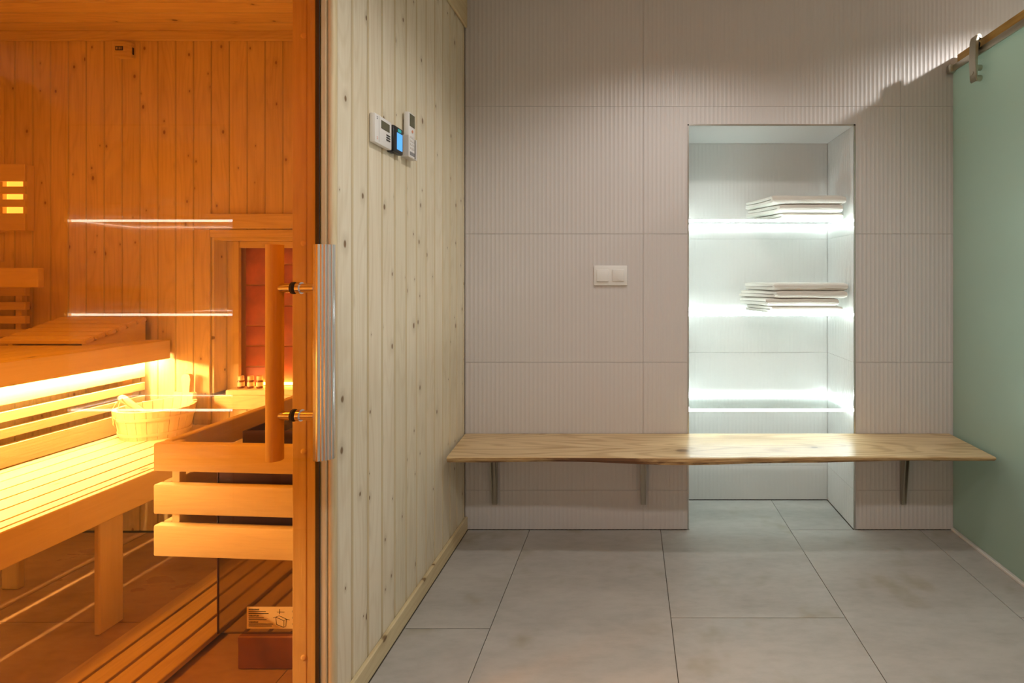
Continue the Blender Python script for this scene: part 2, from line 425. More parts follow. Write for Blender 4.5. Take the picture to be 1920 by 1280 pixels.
# ------------------------------------------------------------------ tiled back wall with the niche
def boxes(lst):
    bm = bmesh.new()
    for b in lst: bm_box(bm, *b)
    return bm
T = 0.008                                           # tile thickness
wb = struct(obj('wall_back', boxes([
    (-0.80, NX0-T, YW+T, NY+0.12, 0, CEIL), (NX1+T, 3.1, YW+T, NY+0.12, 0, CEIL),
    (NX0-T, NX1+T, YW+T, NY+0.12, NZ+T, CEIL), (NX0-T, NX1+T, NY+T, NY+0.12, 0, NZ+T)]), M['wallback']))
def rib_tile(u0, u1, z0, z1, plane, gap=0.0006, mat=None, pitch=0.0198, amp=0.0007, phase=0.0, parent=wb):
    """ribbed tile; plane maps (u, z, height) to a point"""
    bm = bmesh.new(); u0 += gap; u1 -= gap; z0 += gap; z1 -= gap
    n = max(2, int(round((u1-u0)/pitch*6)))
    rows = []
    for z in (z0, z1):
        row = []
        for i in range(n+1):
            u = u0+(u1-u0)*i/n
            s = math.sin(2*math.pi*(u-phase)/pitch)
            h = amp*(s if s > -0.45 else -0.45)
            row.append(bm.verts.new(plane(u, z, h)))
        rows.append(row)
    for i in range(n): bm.faces.new((rows[0][i], rows[0][i+1], rows[1][i+1], rows[1][i]))
    for row, z in ((rows[0], z0), (rows[1], z1)):
        bk = [bm.verts.new(plane(u, z, -T+0.0005)) for u in (u0, u1)]
        bm.faces.new([bk[0], *row, bk[1]])
    for i in (0, n):
        u = u0 if i == 0 else u1
        bm.faces.new((rows[0][i], rows[1][i], bm.verts.new(plane(u, z1, -T+0.0005)), bm.verts.new(plane(u, z0, -T+0.0005))))
    return obj('tile', bm, mat or M['walltile'], parent, smooth=False)
front = lambda u, z, h: (u, YW-h, z)
nback = lambda u, z, h: (u, NY-h, z)
nleft = lambda u, z, h: (NX0+h, u, z)
nright = lambda u, z, h: (NX1-h, u, z)
rows_z = [0.002, 0.184, 0.781, 1.380, 1.974, CEIL]
for z0, z1 in zip(rows_z, rows_z[1:]):
    if z0 >= 1.9: spans = [(XW, 0.057), (0.057, 1.257), (1.257, 2.457), (2.457, 3.0)]
    else: spans = [(XW, 0.057), (0.057, NX0), (NX1, 1.257), (1.257, 2.457), (2.457, 3.0)]
    for a, b in spans: rib_tile(a, b, z0, z1, front, 0.0006)
rib_tile(NX0-0.0016, NX1+0.0016, NZ, 1.974, front)
for z0, z1 in zip(rows_z[:4]+[1.380], rows_z[1:4]+[1.380, NZ]):
    if z1-z0 < 0.05: continue
    rib_tile(NX0, NX1, z0, z1, nback, mat=M['nichetile'], amp=0.0004)
    rib_tile(YW, NY, z0, z1, nright, mat=M['nichetile'], amp=0.0007)
    rib_tile(YW, NY, z0, z1, nleft, mat=M['nichetile'], amp=0.0007)
piece('tile', NX0, NX1, YW, NY, NZ, NZ+T, M['nichetile'], wb, 0.0005)
# steel edge profile round the niche mouth
bm = bmesh.new()
for b in ((NX0-0.005, NX0+0.001, YW-0.003, YW+0.004, 0.001, NZ+0.005), (NX1-0.001, NX1+0.006, YW-0.003, YW+0.004, 0.001, NZ+0.005),
          (NX0-0.005, NX1+0.006, YW-0.003, YW+0.004, NZ-0.001, NZ+0.005)): bm_box(bm, *b)
struct(obj('trim_1', bm, M['steel']))

# ------------------------------------------------------------------ other room shell
struct(obj('ceiling', box(-3.2, 3.1, -1.3, 2.75, CEIL, CEIL+0.1), M['plaster']))
struct(obj('wall_front', box(-3.2, 3.1, -1.3, -1.2, 0, CEIL), M['plaster']))
struct(obj('wall_far_right', box(3.0, 3.1, -1.2, YW, 0, CEIL), M['plaster']))
struct(obj('wall_right', box(XD+0.025, XD+0.12, -1.2, 1.28, 0, CEIL), M['plaster']))

# pine wall between room and sauna
wl = struct(obj('wall_left', boxes([(-0.862, XW-0.0145, 1.30, YW+0.05, 0.0, CEIL), (-0.862, XW-0.0145, -1.2, 0.40, 0.0, CEIL),
                                    (-0.862, XW-0.0145, 0.40, 1.30, 2.02, CEIL)]), M['tongue']))
pitch = 0.0828
def plank_run(y0, y1, z0, z1):
    y = y0
    while y < y1-0.01:
        e = min(y+pitch, y1)
        plank(XW-0.014, XW, y+0.0006, e-0.0006, z0, z1, M['pine_v_x'], wl, '+x')
        y = e
plank_run(1.296, YW-0.0012, 0.004, CEIL-0.004)
plank_run(-1.19, 0.385, 0.004, CEIL-0.004)
plank_run(0.385, 1.296, 2.03, CEIL-0.004)
# sauna side cladding of the same wall
for y0, y1 in ((1.302, SY-0.002), (-0.18, 0.39)):
    y = y0
    while y < y1-0.01:
        e = min(y+pitch, y1)
        plank(-0.876, -0.8625, y+0.0006, e-0.0006, 0.004, SZ-0.004, M['pine_v_x'], wl, '-x')
        y = e
struct(piece('baseboard_left', XW, XW+0.0135, 1.297, YW-0.002, 0.001, 0.064, M['pine_trim_y'], None, 0.003))
struct(piece('trim_2', XW, XW+0.012, 1.297, YW-0.002, 2.338, CEIL-0.006, M['pine_trim_y'], None, 0.003))
# corner post at the door opening: a face strip and a rounded bead
cp = struct(obj('trim_3', box(-0.794, -0.7795, 1.270, 1.2955, 0.0, 2.02, 0.002), M['pine_trim_z']))
bm = box(-0.779, -0.7625, 1.272, 1.2955, 0.0, 2.02, 0.007, 3)
obj('bead', bm, M['pine_trim_z'], cp, smooth=True)
struct(obj('trim_4', box(-0.80, -0.764, 0.385, 0.412, 0.0, 2.02, 0.003), M['pine_trim_z']))

# ------------------------------------------------------------------ sauna shell
sb = struct(obj('wall_sauna_back', boxes([
    (SX-0.05, -1.944, SY+0.014, 2.74, 0, SZ+0.1), (-1.12, -0.876, SY+0.014, 2.74, 0, SZ+0.1),
    (-1.944, -1.12, SY+0.014, 2.74, 1.362, SZ+0.1), (-1.944, -1.12, SY+0.014, 2.74, 0, 0.625),
    (-1.944, -1.12, 2.44, 2.74, 0.625, 1.362)]), M['tongue']))
x = -0.876
k = 0
edges = []
x = SX
while x < -0.89:
    edges.append((x, min(x+pitch, -0.878))); x += pitch
for a, b in edges:
    if a < -1.944 < b:
        plank(a+0.0006, -1.9445, SY, SY+0.0135, 0.004, SZ-0.002, M['pine_v_y'], sb, '-y', 0.0034, 0.0026)
        a = -1.944
    if a >= -1.95 and b <= -1.08:
        plank(a+0.0006, b-0.0006, SY, SY+0.0135, 1.364, SZ-0.002, M['pine_v_y'], sb, '-y', 0.0034, 0.0026)
        plank(a+0.0006, b-0.0006, SY, SY+0.0135, 0.004, 0.624, M['pine_v_y'], sb, '-y', 0.0034, 0.0026)
    else:
        plank(a+0.0006, b-0.0006, SY, SY+0.0135, 0.004, SZ-0.002, M['pine_v_y'], sb, '-y', 0.0034, 0.0026)
# alcove lining: reveals, casing, frame boards round the bricks
piece('reveal_board', -1.944, -1.932, SY+0.001, 2.392, 0.640, 1.362, M['pine_v_x'], sb, 0.001)
piece('reveal_board', -1.932, -1.12, SY+0.001, 2.392, 1.350, 1.362, M['pine_trim_x'], sb, 0.001)
piece('frame_board', -1.931, -1.876, 2.374, 2.392, 0.640, 1.349, M['pine_v_y'], sb, 0.0015)
piece('frame_board', -1.875, -1.13, 2.376, 2.392, 1.318, 1.349, M['pine_trim_x'], sb, 0.0015)
piece('casing_board', -2.012, -1.944, SY-0.010, SY-0.0003, 0.520, 1.398, M['pine_v_y'], sb, 0.002)
piece('casing_board', -1.944, -1.13, SY-0.010, SY-0.0003, 1.362, 1.397, M['pine_trim_x'], sb, 0.002)
piece('header_board', -1.955, -0.885, SY-0.022, SY-0.0003, 1.402, 1.469, M['pine_trim_x'], sb, 0.002)
piece('apron_board', -1.918, -0.885, SY-0.018, SY-0.0003, 0.569, 0.634, M['pine_trim_x'], sb, 0.003)
piece('ledge_board', -1.880, -1.12, 2.3005, 2.40, 0.627, 0.654, M['pine_trim_x'], sb, 0.003)
# salt bricks behind the frame
struct_back = piece('mortar_bed', -1.93, -1.12, 2.418, 2.439, 0.655, 1.36, M['mortar'], sb, 0)
JA = [0.655, 0.745, 0.844, 0.943, 1.140, 1.345]; JB = [0.655, 0.844, 1.039, 1.2416, 1.345]
xx = -1.874
for c_, wd in enumerate((0.130, 0.140, 0.130, 0.140, 0.130)):
    js = JB if c_ % 2 else JA
    for z0, z1 in zip(js, js[1:]):
        piece('brick', xx+0.0025, xx+wd-0.0025, 2.411+random.uniform(-0.0015, 0.0015), 2.4205, z0+0.0025, z1-0.0025, M['brick'], sb, 0.004, 2)
    xx += wd
piece('light_strip', -1.80, -1.15, 2.3885, 2.3965, 0.660, 0.672, M['alcoveled'], sb, 0.001)
# left wall, front wall, ceiling of the sauna
ws = struct(obj('wall_sauna_left', box(SX-0.12, SX-0.0145, -0.2, 2.32, 0, SZ+0.1), M['tongue']))
y = -0.18
while y < SY-0.01:
    e = min(y+pitch, SY-0.001)
    plank(SX-0.014, SX, y+0.0006, e-0.0006, 0.004, SZ-0.002, M['pine_v_x'], ws, '+x'); y = e
struct(obj('wall_sauna_front', box(SX, -0.876, -0.30, -0.185, 0, SZ+0.1), M['pine_v_y']))
cs = struct(obj('ceiling_sauna', box(SX-0.1, -0.876, -0.2, 2.33, SZ+0.0145, SZ+0.06), M['tongue']))
y = SY
while y > -0.15:
    a = max(y-pitch, -0.18)
    plank(SX+0.001, -0.878, a+0.0006, y-0.0006, SZ, SZ+0.014, M['pine_ceiling'], cs, '-z', 0.0034, 0.0026); y = a
struct(piece('trim_5', SX+0.001, -0.878, SY-0.014, SY-0.0003, SZ-0.044, SZ-0.0005, M['pine_trim_x'], None, 0.003))
# door jamb behind the glass edge
jb = struct(piece('trim_6', -0.8705, -0.8335, 1.2755, 1.3015, 0.0, 2.30, M['pine_trim_z'], None, 0.002))
piece('stop_strip', -0.8334, -0.8065, 1.2762, 1.3015, 0.0, 2.30, M['pine_trim_z'], jb, 0.002)
piece('seal', -0.8055, -0.7945, 1.266, 1.2695, 0.0, 2.02, M['rubber'], jb, 0.0008)
for z in (1.796, 1.263, 0.729, 0.199):
    bm = bmesh.new(); bm_lathe(bm, (0, 0, 0), [(0.0072, 0), (0.0072, 0.0015), (0.006, 0.0024), (0.002, 0.0028)], 16)
    bmesh.ops.rotate(bm, verts=bm.verts, cent=(0, 0, 0), matrix=Matrix.Rotation(math.pi/2, 3, 'X'))
    bmesh.ops.translate(bm, verts=bm.verts, vec=(-0.8405, 1.2755, z))
    obj('screw_cap', bm, M['alder_z'], jb, smooth=True)
struct(piece('trim_7', -0.87, -0.80, 0.392, 0.412, 0.0, 2.02, M['pine_trim_z'], None, 0.003))

# ------------------------------------------------------------------ glass door of the sauna
dr = struct(obj('door_1', box(XG-0.004, XG+0.004, 0.425, YG, 0.012, 2.012), M['amber']))
def cyl_part(name, p0, p1, r, mat, parent, n=24):
    return obj(name, bm_cyl(bmesh.new(), p0, p1, r, n=n), mat, parent, smooth=True)
HY = 1.183
bar = bmesh.new()
n = 24; pro = []
for i in range(n):
    a = 2*math.pi*i/n; pro.append((-0.8485+0.0185*math.cos(a), HY+0.0185*math.sin(a)))
bm_prism(bar, pro, 2, 0.741, 1.253)
hb = obj('inner_handle', bar, M['alder_z'], dr, smooth=True)
hb['label'] = 'round wooden grip on the sauna side'
# outside grip: wooden core strip with a fluted aluminium face
oh = obj('outer_handle', box(-0.7515, -0.7437, HY-0.011, HY+0.014, 0.741, 1.254, 0.0012), M['steel'], dr)
oh['label'] = 'steel grip with fluted aluminium face on the room side'
p0, p1 = Vector((-0.7434, HY-0.0115)), Vector((-0.7125, HY+0.0105)); dv = p1-p0; nv = Vector((dv.y, -dv.x)).normalized()
pts = []
for i in range(49):
    t = i/48
    pts.append(p0+dv*t+nv*(0.0022*abs(math.sin(t*math.pi*5))**0.7+0.004*math.sin(t*math.pi)))
pts += [Vector((-0.7125, HY+0.014)), Vector((-0.7434, HY+0.014))]
bm = bm_prism(bmesh.new(), pts, 2, 0.741, 1.254)
obj('fluted_face', bm, M['chrome'], oh)
for z in (1.150, 0.847):
    so = cyl_part('standoff', (-0.838, HY, z), (XG-0.004, HY, z), 0.0112, M['chrome'], dr)
    so = cyl_part('standoff', (XG+0.004, HY, z), (-0.7515, HY, z), 0.0112, M['chrome'], dr)
    cyl_part('collar', (XG+0.0035, HY, z), (XG+0.0125, HY, z), 0.0142, M['chrome'], so)
    cyl_part('gasket', (XG-0.009, HY, z), (XG-0.0037, HY, z), 0.0146, M['rubber'], so)
for z in (0.35, 1.65):
    obj('hinge', box(XG-0.014, XG+0.014, 0.405, 0.47, z-0.045, z+0.045, 0.003), M['steel'], dr)

# ------------------------------------------------------------------ frosted sliding door, rail and batten
d2 = struct(obj('door_2', box(XD, XD+0.010, 1.20, YW-0.004, 0.014, 2.165), M['frost']))
struct(piece('trim_8', XD-0.012, XD+0.018, 1.0, YW-0.004, 0.0, 0.0125, M['offwhite'], None, 0.002))
rail = empty('sliding_rail', (XD-0.02, 1.6, 2.15))
thing(rail, 'steel sliding door rail on an orange stained wooden batten above the frosted glass', 'rail')
piece('batten', XD+0.012, XD+0.038, 0.3, YW-0.014, 2.161, 2.209, M['batten'], rail, 0.003)
piece('bar', XD-0.020, XD-0.012, 0.4, YW-0.03, 2.123, 2.153, M['railsteel'], rail, 0.003, 2)
for yy in (0.6, 1.5, 2.21):
    cyl_part('spacer', (XD-0.012, yy, 2.140), (XD-0.0003, yy, 2.140), 0.008, M['railsteel'], rail, 14)
es = obj('end_stop', box(XD-0.034, XD-0.004, YW-0.034, YW-0.006, 2.120, 2.158, 0.006, 2), M['railsteel'], rail, smooth=True)
def hanger(y):
    # bent strap: rises in front of the glass, rolls over the rail
    t = bmesh.new(); w = 0.021
    prof = []
    X = XD-0.030
    outer = [(X-0.004, 2.012), (X-0.008, 2.03), (X-0.010, 2.10), (X-0.009, 2.185), (X-0.003, 2.207), (X+0.009, 2.213), (X+0.018, 2.206), (X+0.020, 2.188)]
    inner = [(X+0.012, 2.186), (X+0.010, 2.198), (X+0.005, 2.199), (X+0.001, 2.182), (X+0.001, 2.10), (X+0.002, 2.012)]
    bm_prism(t, outer+inner, 1, y-w, y+w)
    bmesh.ops.bevel(t, geom=[e for e in t.edges], offset=0.003, segments=3, affect='EDGES')
    h = obj('roller_hanger', t, M['railsteel'], d2, smooth=True)
    cyl_part('roller', (X+0.003, y+0.005, 2.170), (X+0.017, y+0.005, 2.170), 0.018, M['black'], h)
    for z in (2.075, 2.03):
        cyl_part('clamp_bolt', (X-0.003, y+0.004, z), (XD-0.0005, y+0.004, z), 0.0125, M['railsteel'], h)
    bm_ = bm_cyl(bmesh.new(), (X-0.0105, y, 2.05), (X-0.008, y, 2.05), 0.007, n=12)
    obj('bolt_head', bm_, M['railsteel'], h, smooth=True)
hanger(2.125); hanger(1.35)

# ------------------------------------------------------------------ live-edge wall bench
bt = 0.450
wbn = empty('wall_bench', (0.36, 2.16, 0.1)); 
thing(wbn, 'long live-edge wooden bench slab on three steel brackets along the tiled wall', 'bench')
def slab():
    bm = bmesh.new(); nx = 72
    x0b, x1b, x0f, x1f = XW+0.003, 1.482, -0.744, 1.474
    def frontY(t):
        return 2.004+0.004*math.sin(t*9+0.5)+0.005*math.sin(t*3.1)-0.006*math.exp(-((t-0.5)/0.12)**2)
    def thick(t):
        return 0.023+0.009*math.exp(-((t-0.47)/0.14)**2)-0.008*max(0, (t-0.75)/0.25)+0.002*math.sin(t*21)
    sec = []
    for i in range(nx+1):
        t = i/nx
        yf = frontY(t); th = thick(t)
        xb = x0b+(x1b-x0b)*t; xf = x0f+(x1f-x0f)*t
        def at(y, z):
            s = (y-YW)/(2.0-YW); return bm.verts.new((xb+(xf-xb)*s, y, z))
        bow = 0.004*math.sin(t*11+1)*math.sin(t*4)-0.004
        sec.append([at(YW-0.004, bt), at(2.16, bt), at(yf+0.004, bt), at(yf-0.001, bt-0.003), at(yf+0.001+bow*0.3, bt-th*0.55),
                    at(yf+0.012+bow, bt-th), at(2.16, bt-0.026), at(YW-0.004, bt-0.026)])
    m = len(sec[0])
    for i in range(nx):
        t = (i+0.5)/nx
        for k in range(m):
            f = bm.faces.new((sec[i][k], sec[i+1][k], sec[i+1][(k+1) % m], sec[i][(k+1) % m]))
            if k in (3, 4):
                f.material_index = 1
    bm.faces.new(sec[0][::-1]); bm.faces.new(sec[-1])
    o = obj('seat_slab', bm, [M['slab'], M['bark']], wbn)
    return o
slab()
for px in (928, 1206, 1692):
    xc = (px-1183)/402
    bm = bmesh.new()
    bm_prism(bm, [(xc-0.0155, 0.122+0.30), (xc+0.0155, 0.122+0.30), (xc+0.012, 0.122), (xc-0.010, 0.122)], 1, YW-0.012, YW-0.0025)
    br = obj('bracket', bm, M['bracket'], wbn)
    bm = bmesh.new(); bm_box(bm, xc-0.0145, xc+0.0145, 2.055, YW-0.0025, 0.414, 0.4235, 0.0015)
    obj('support_arm', bm, M['bracket'], br)
    bm = bmesh.new()       # two folded ribs
    for q in (-1, 1):
        bm_prism(bm, [(YW-0.0115, 0.126), (YW-0.0115, 0.413), (YW-0.055, 0.413), (YW-0.016, 0.13)], 0, xc+q*0.0088-0.0018, xc+q*0.0088+0.0018)
    obj('rib', bm, M['bracket'], br)

# ------------------------------------------------------------------ light switch
sw = empty('light_switch', (-0.094, YW-0.001, 1.185))
thing(sw, 'white double light switch on the ribbed tile wall left of the niche', 'light switch')
x0, x1, z0, z1 = -0.1725, -0.0175, 1.1395, 1.2315
obj('frame', box(x0, x1, YW-0.011, YW-0.0008, z0, z1, 0.003, 2), M['white'], sw, smooth=True)
for i, xc in enumerate((-0.131, -0.059)):
    bm = box(xc-0.0275, xc+0.0275, YW-0.0175, YW-0.009, 1.158, 1.213, 0.0025, 2)
    for v in bm.verts:                                 # rocker tilt
        if v.co.y < YW-0.013: v.co.y += (v.co.z-1.185)*0.06*(-1 if i else 1)
    rk = obj('rocker', bm, M['white'], sw, smooth=True)
bm = bmesh.new(); bm_box(bm, -0.0595, -0.0585, YW-0.0195, YW-0.0165, 1.165, 1.180)
bm_box(bm, -0.060, -0.048, YW-0.0195, YW-0.0165, 1.165, 1.1662)
obj('indicator', bm, M['white'], sw)

# ------------------------------------------------------------------ glass shelves with lit edges
for i, (z, lab) in enumerate(((1.4425, 'topmost of the three glass shelves with white LED edge, holding three towels'),
                              (1.002, 'middle glass shelf with white LED edge, holding four towels'),
                              (0.5546, 'lowest glass shelf with white LED edge, empty, just above the bench'))):
    sh = empty('glass_shelf', ((NX0+NX1)/2, 2.46, z))
    thing(sh, lab, 'shelf', 'lit glass shelves in the niche')
    a, b = NX0+0.002, NX1-0.002
    obj('glass_panel', box(a+0.006, b-0.006, YW+0.016, NY-0.010, z-0.004, z+0.004), M['shelfglass'], sh)
    h = 0.0055
    obj('light_strip', box(a, b, YW+0.011, YW+0.0155, z-h, z+h, 0.001), M['led'], sh)
    obj('light_strip', box(a, b, NY-0.0095, NY-0.006, z-h*0.5, z+h*0.5), M['led'], sh)
    obj('light_strip', box(b-0.0055, b-0.0025, YW+0.016, NY-0.010, z-h*0.5, z+h*0.5), M['led'], sh)
    obj('light_strip', box(a+0.0025, a+0.0055, YW+0.016, NY-0.010, z-h*0.5, z+h*0.5), M['led'], sh)

# ------------------------------------------------------------------ folded towels
def towel(xl, xr, zb, h, yf, depth, flare, seed, label):
    bm = bmesh.new(); nx = 26
    t = h*0.46
    # folded cross-section: lower layer, front fold, upper layer (closed outline, with the slot between the layers)
    ro, prof = h/2, []
    prof.append((depth, 0.0)); 
    for k in range(1, 6): prof.append((depth*(1-k/6)+ro*k/6, 0.0))
    for k in range(13):
        a = -math.pi/2-math.pi*k/12
        prof.append((ro+ro*math.cos(a), ro+ro*math.sin(a)))
    for k in range(5, 0, -1): prof.append((depth*(1-k/6)+ro*k/6, h))
    prof.append((depth*0.97, h)); prof.append((depth*0.97, h-t)); prof.append((depth*0.5, h-t))
    prof.append((ro*1.1, h-t)); prof.append((ro*0.9, h/2)); prof.append((ro*1.1, t)); prof.append((depth*0.5, t)); prof.append((depth, t))
    secs = []
    for i in range(nx+1):
        u = i/nx; ring = []
        for (py, pz) in prof:
            left = xl-flare*(py/depth)**1.2
            up = 0.25 if pz > h*0.5 else 0.0
            left -= up*0.03*math.sin(seed*3)+0.006*mnoise.noise(Vector((py*30, pz*60, seed*7)))
            x = left+(xr-left)*u
            q = Vector((x*9, py*9, pz*25+seed*11))
            dz = 0.0022*mnoise.noise(q)+0.0014*mnoise.noise(q*3.1)
            edge = min(u, 1-u)
            rnd = 1-0.25*max(0, 1-edge/0.05)**2
            dy = 0.004*mnoise.noise(Vector((x*7, seed*5, pz*20)))
            z = zb+h/2+(pz-h/2)*rnd+(dz if 0.002 < pz else 0)*0.8
            ring.append(bm.verts.new((x, yf+py+dy, max(z, zb))))
        secs.append(ring)
    m = len(prof)
    for i in range(nx):
        for k in range(m): bm.faces.new((secs[i][k], secs[i+1][k], secs[i+1][(k+1) % m], secs[i][(k+1) % m]))
    bm.faces.new(secs[0][::-1]); bm.faces.new(secs[-1])
    o = obj('folded_towel', bm, M['terry'], smooth=True)
    return thing(o, label, 'towel', 'folded white towels in the niche')
z = 1.4478
towel(0.720, 1.006, z, 0.036, 2.352, 0.22, 0.095, 1, 'bottom folded white towel of the three on the top shelf'); z += 0.0365
towel(0.702, 1.002, z, 0.040, 2.345, 0.22, 0.105, 2, 'middle folded white towel of the three on the top shelf'); z += 0.0405
towel(0.668, 1.016, z, 0.040, 2.340, 0.22, 0.075, 3, 'topmost folded white towel of the three on the top shelf')
z = 1.0072
towel(0.664, 1.000, z, 0.034, 2.345, 0.22, 0.075, 4, 'bottom folded white towel of the four on the middle shelf'); z += 0.0352
towel(0.644, 0.981, z, 0.035, 2.342, 0.22, 0.080, 5, 'second folded white towel from below on the middle shelf, shifted left'); z += 0.0355
towel(0.682, 1.020, z, 0.036, 2.338, 0.22, 0.125, 6, 'third folded white towel from below on the middle shelf'); z += 0.0365
towel(0.678, 1.022, z, 0.037, 2.338, 0.22, 0.090, 7, 'topmost folded white towel of the four on the middle shelf')

# ------------------------------------------------------------------ controls on the pine wall
th = empty('thermostat', (XW, 1.52, 1.572))
thing(th, 'white wall thermostat with grey display, leftmost device on the pine wall', 'thermostat')
obj('body', box(XW+0.0005, XW+0.019, 1.466, 1.570, 1.576, 1.664, 0.005, 2), M['white'], th, smooth=True)
fx = XW+0.019
obj('display', box(fx-0.001, fx+0.0012, 1.5015, 1.552, 1.627, 1.652, 0.0005), M['lcd'], th)
bm = bmesh.new()
for z in (1.6155, 1.608, 1.6005): bm_box(bm, fx-0.001, fx+0.0016, 1.5325, 1.5545, z-0.0018, z+0.0018)
bt_ = obj('button', bm, M['black'], th)
bm = bmesh.new()
for z in (1.6535, 1.6485): bm_box(bm, fx-0.001, fx+0.0006, 1.475, 1.481, z-0.0013, z+0.0013)
obj('print', bm, M['grey'], th)
bm = bmesh.new()
for z in (1.594, 1.589): bm_box(bm, fx-0.001, fx+0.0006, 1.475, 1.482, z-0.0013, z+0.0013)
obj('print', bm, M['pinkish'], th)
obj('cover_seam', box(fx-0.001, fx+0.0004, 1.488, 1.4888, 1.582, 1.659), M['grey'], th)

sc = empty('sauna_controller', (XW, 1.615, 1.578))
thing(sc, 'black control unit with glowing blue screen between thermostat and remote', 'controller')
obj('body', box(XW+0.0005, XW+0.020, 1.581, 1.646, 1.577, 1.664, 0.006, 2), M['black'], sc, smooth=True)
fx = XW+0.020
obj('mount', box(XW+0.0003, XW+0.012, 1.573, 1.60, 1.574, 1.590, 0.002), M['black'], sc)
obj('screen', box(fx-0.001, fx+0.001, 1.600, 1.637, 1.589, 1.644, 0.0008), M['blue'], sc)
obj('status_screen', box(fx-0.001, fx+0.001, 1.606, 1.629, 1.647, 1.657, 0.0005), M['teal'], sc)

rh = empty('remote_holder', (XW, 1.70, 1.583))
thing(rh, 'white plastic wall cradle gripping the lower half of the remote control', 'holder')
bm = bmesh.new()
bm_box(bm, XW+0.0005, XW+0.003, 1.668, 1.735, 1.583, 1.655); bm_box(bm, XW+0.003, XW+0.0265, 1.668, 1.6705, 1.583, 1.655)
bm_box(bm, XW+0.003, XW+0.0265, 1.7325, 1.735, 1.583, 1.655); bm_box(bm, XW+0.003, XW+0.0265, 1.6705, 1.7325, 1.583, 1.5855)
bm_box(bm, XW+0.0245, XW+0.0265, 1.6705, 1.676, 1.5855, 1.655); bm_box(bm, XW+0.0245, XW+0.0265, 1.727, 1.7325, 1.5855, 1.655)
obj('cradle', bm, M['offwhite'], rh)
rc = empty('remote_control', (XW+0.014, 1.70, 1.586))
thing(rc, 'white remote control with dark display and orange button in the wall cradle', 'remote')
obj('body', box(XW+0.005, XW+0.024, 1.677, 1.7265, 1.586, 1.738, 0.005, 2), M['white'], rc, smooth=True)
fx = XW+0.024
obj('display', box(fx-0.001, fx+0.001, 1.683, 1.7215, 1.690, 1.733, 0.0008), M['lcd'], rc)
bo = obj('button', bm_cyl(bmesh.new(), (fx-0.001, 1.703, 1.675), (fx+0.002, 1.703, 1.675), 0.005, n=16), M['orangebtn'], rc, smooth=True)
bo['label'] = 'round orange button'
for rr in range(4):
    for cc in range(3):
        piece('button', fx-0.001, fx+0.0015, 1.687+cc*0.012, 1.695+cc*0.012, 1.613+rr*0.0125, 1.620+rr*0.0125, M['offwhite'], rc, 0.0006)
obj('label_plate', box(fx-0.001, fx+0.0008, 1.685, 1.7195, 1.592, 1.604), M['grey'], rc)

# ------------------------------------------------------------------ sauna: upper bench
UX = -2.121; UZ = 0.890
ub = empty('upper_bench', (-2.5, 1.2, 0.8))
thing(ub, 'upper sauna bench of long slats with deep front board and light strip below', 'bench')
obj('front_board', box(UX-0.026, UX, -0.15, SY-0.012, 0.804, UZ, 0.003), M['alder_yv'], ub)
x = UX-0.030
while x > SX+0.05:
    a = max(x-0.084, SX+0.004)
    piece('slat', a, x-0.006, -0.15, SY-0.012, UZ-0.026, UZ, M['alder_y'], ub, 0.003); x = a
for yy in (-0.1, 0.7, 1.5, 2.2):
    piece('cross_beam', SX+0.004, UX-0.032, yy, yy+0.04, UZ-0.075, UZ-0.027, M['alder_x'], ub, 0.002)
obj('light_strip', box(-2.2035, -2.1945, -0.1, SY-0.02, 0.812, 0.819), M['saunaled'], ub)
piece('strip_holder', -2.215, -2.150, -0.12, SY-0.014, 0.8195, 0.830, M['alder_y'], ub, 0)
# slatted back rest between the benches
lb_ = empty('slatted_backrest', (-2.23, 1.2, 0.5))
thing(lb_, 'slatted wooden backrest between lower and upper bench, washed by light strip', 'backrest')
for z0, z1 in ((0.723, 0.800), (0.663, 0.700), (0.605, 0.640), (0.501, 0.580)):
    piece('slat', -2.242, -2.220, -0.15, SY-0.03, z0, z1, M['alder_yv'], lb_, 0.002)
for yy in (-0.05, 0.9, 1.66, 2.19):
    piece('upright', -2.266, -2.2425, yy, yy+0.045, 0.5, 0.81, M['alder_z'], lb_, 0.002)
# ------------------------------------------------------------------ lower bench
LX = -1.673; LZ = 0.498
lo = empty('lower_bench', (-1.95, 1.2, 0.0))
thing(lo, 'lower sauna bench of narrow slats with thick front board and plank legs', 'bench')
obj('front_board', box(LX-0.026, LX, -0.15, SY-0.012, 0.397, LZ, 0.003), M['alder_yv'], lo)
gx = [-2.179, -2.094, -2.009, -1.922, -1.836, -1.750]
ed = [-2.219]+gx+[LX-0.0295]
for a, b in zip(ed, ed[1:]):
    piece('slat', a+(0.0035 if a != ed[0] else 0), b-0.0035, -0.15, SY-0.006, LZ-0.018, LZ-0.0005, M['alder_y'], lo, 0.0015)
for yy in (-0.1, 0.5, 1.12, 1.66, 2.2):
    piece('cross_beam', -2.40, LX-0.028, yy, yy+0.03, 0.42, LZ-0.0185, M['alder_x'], lo, 0.002)
for yy in (-0.05, 0.75, 1.63):
    piece('leg', -1.764, -1.745, yy, yy+0.078, 0.0005, 0.42, M['alder_z'], lo, 0.003)
    piece('leg', -2.372, -2.31, yy+0.24, yy+0.262, 0.0005, 0.42, M['alder_z'], lo, 0.003)

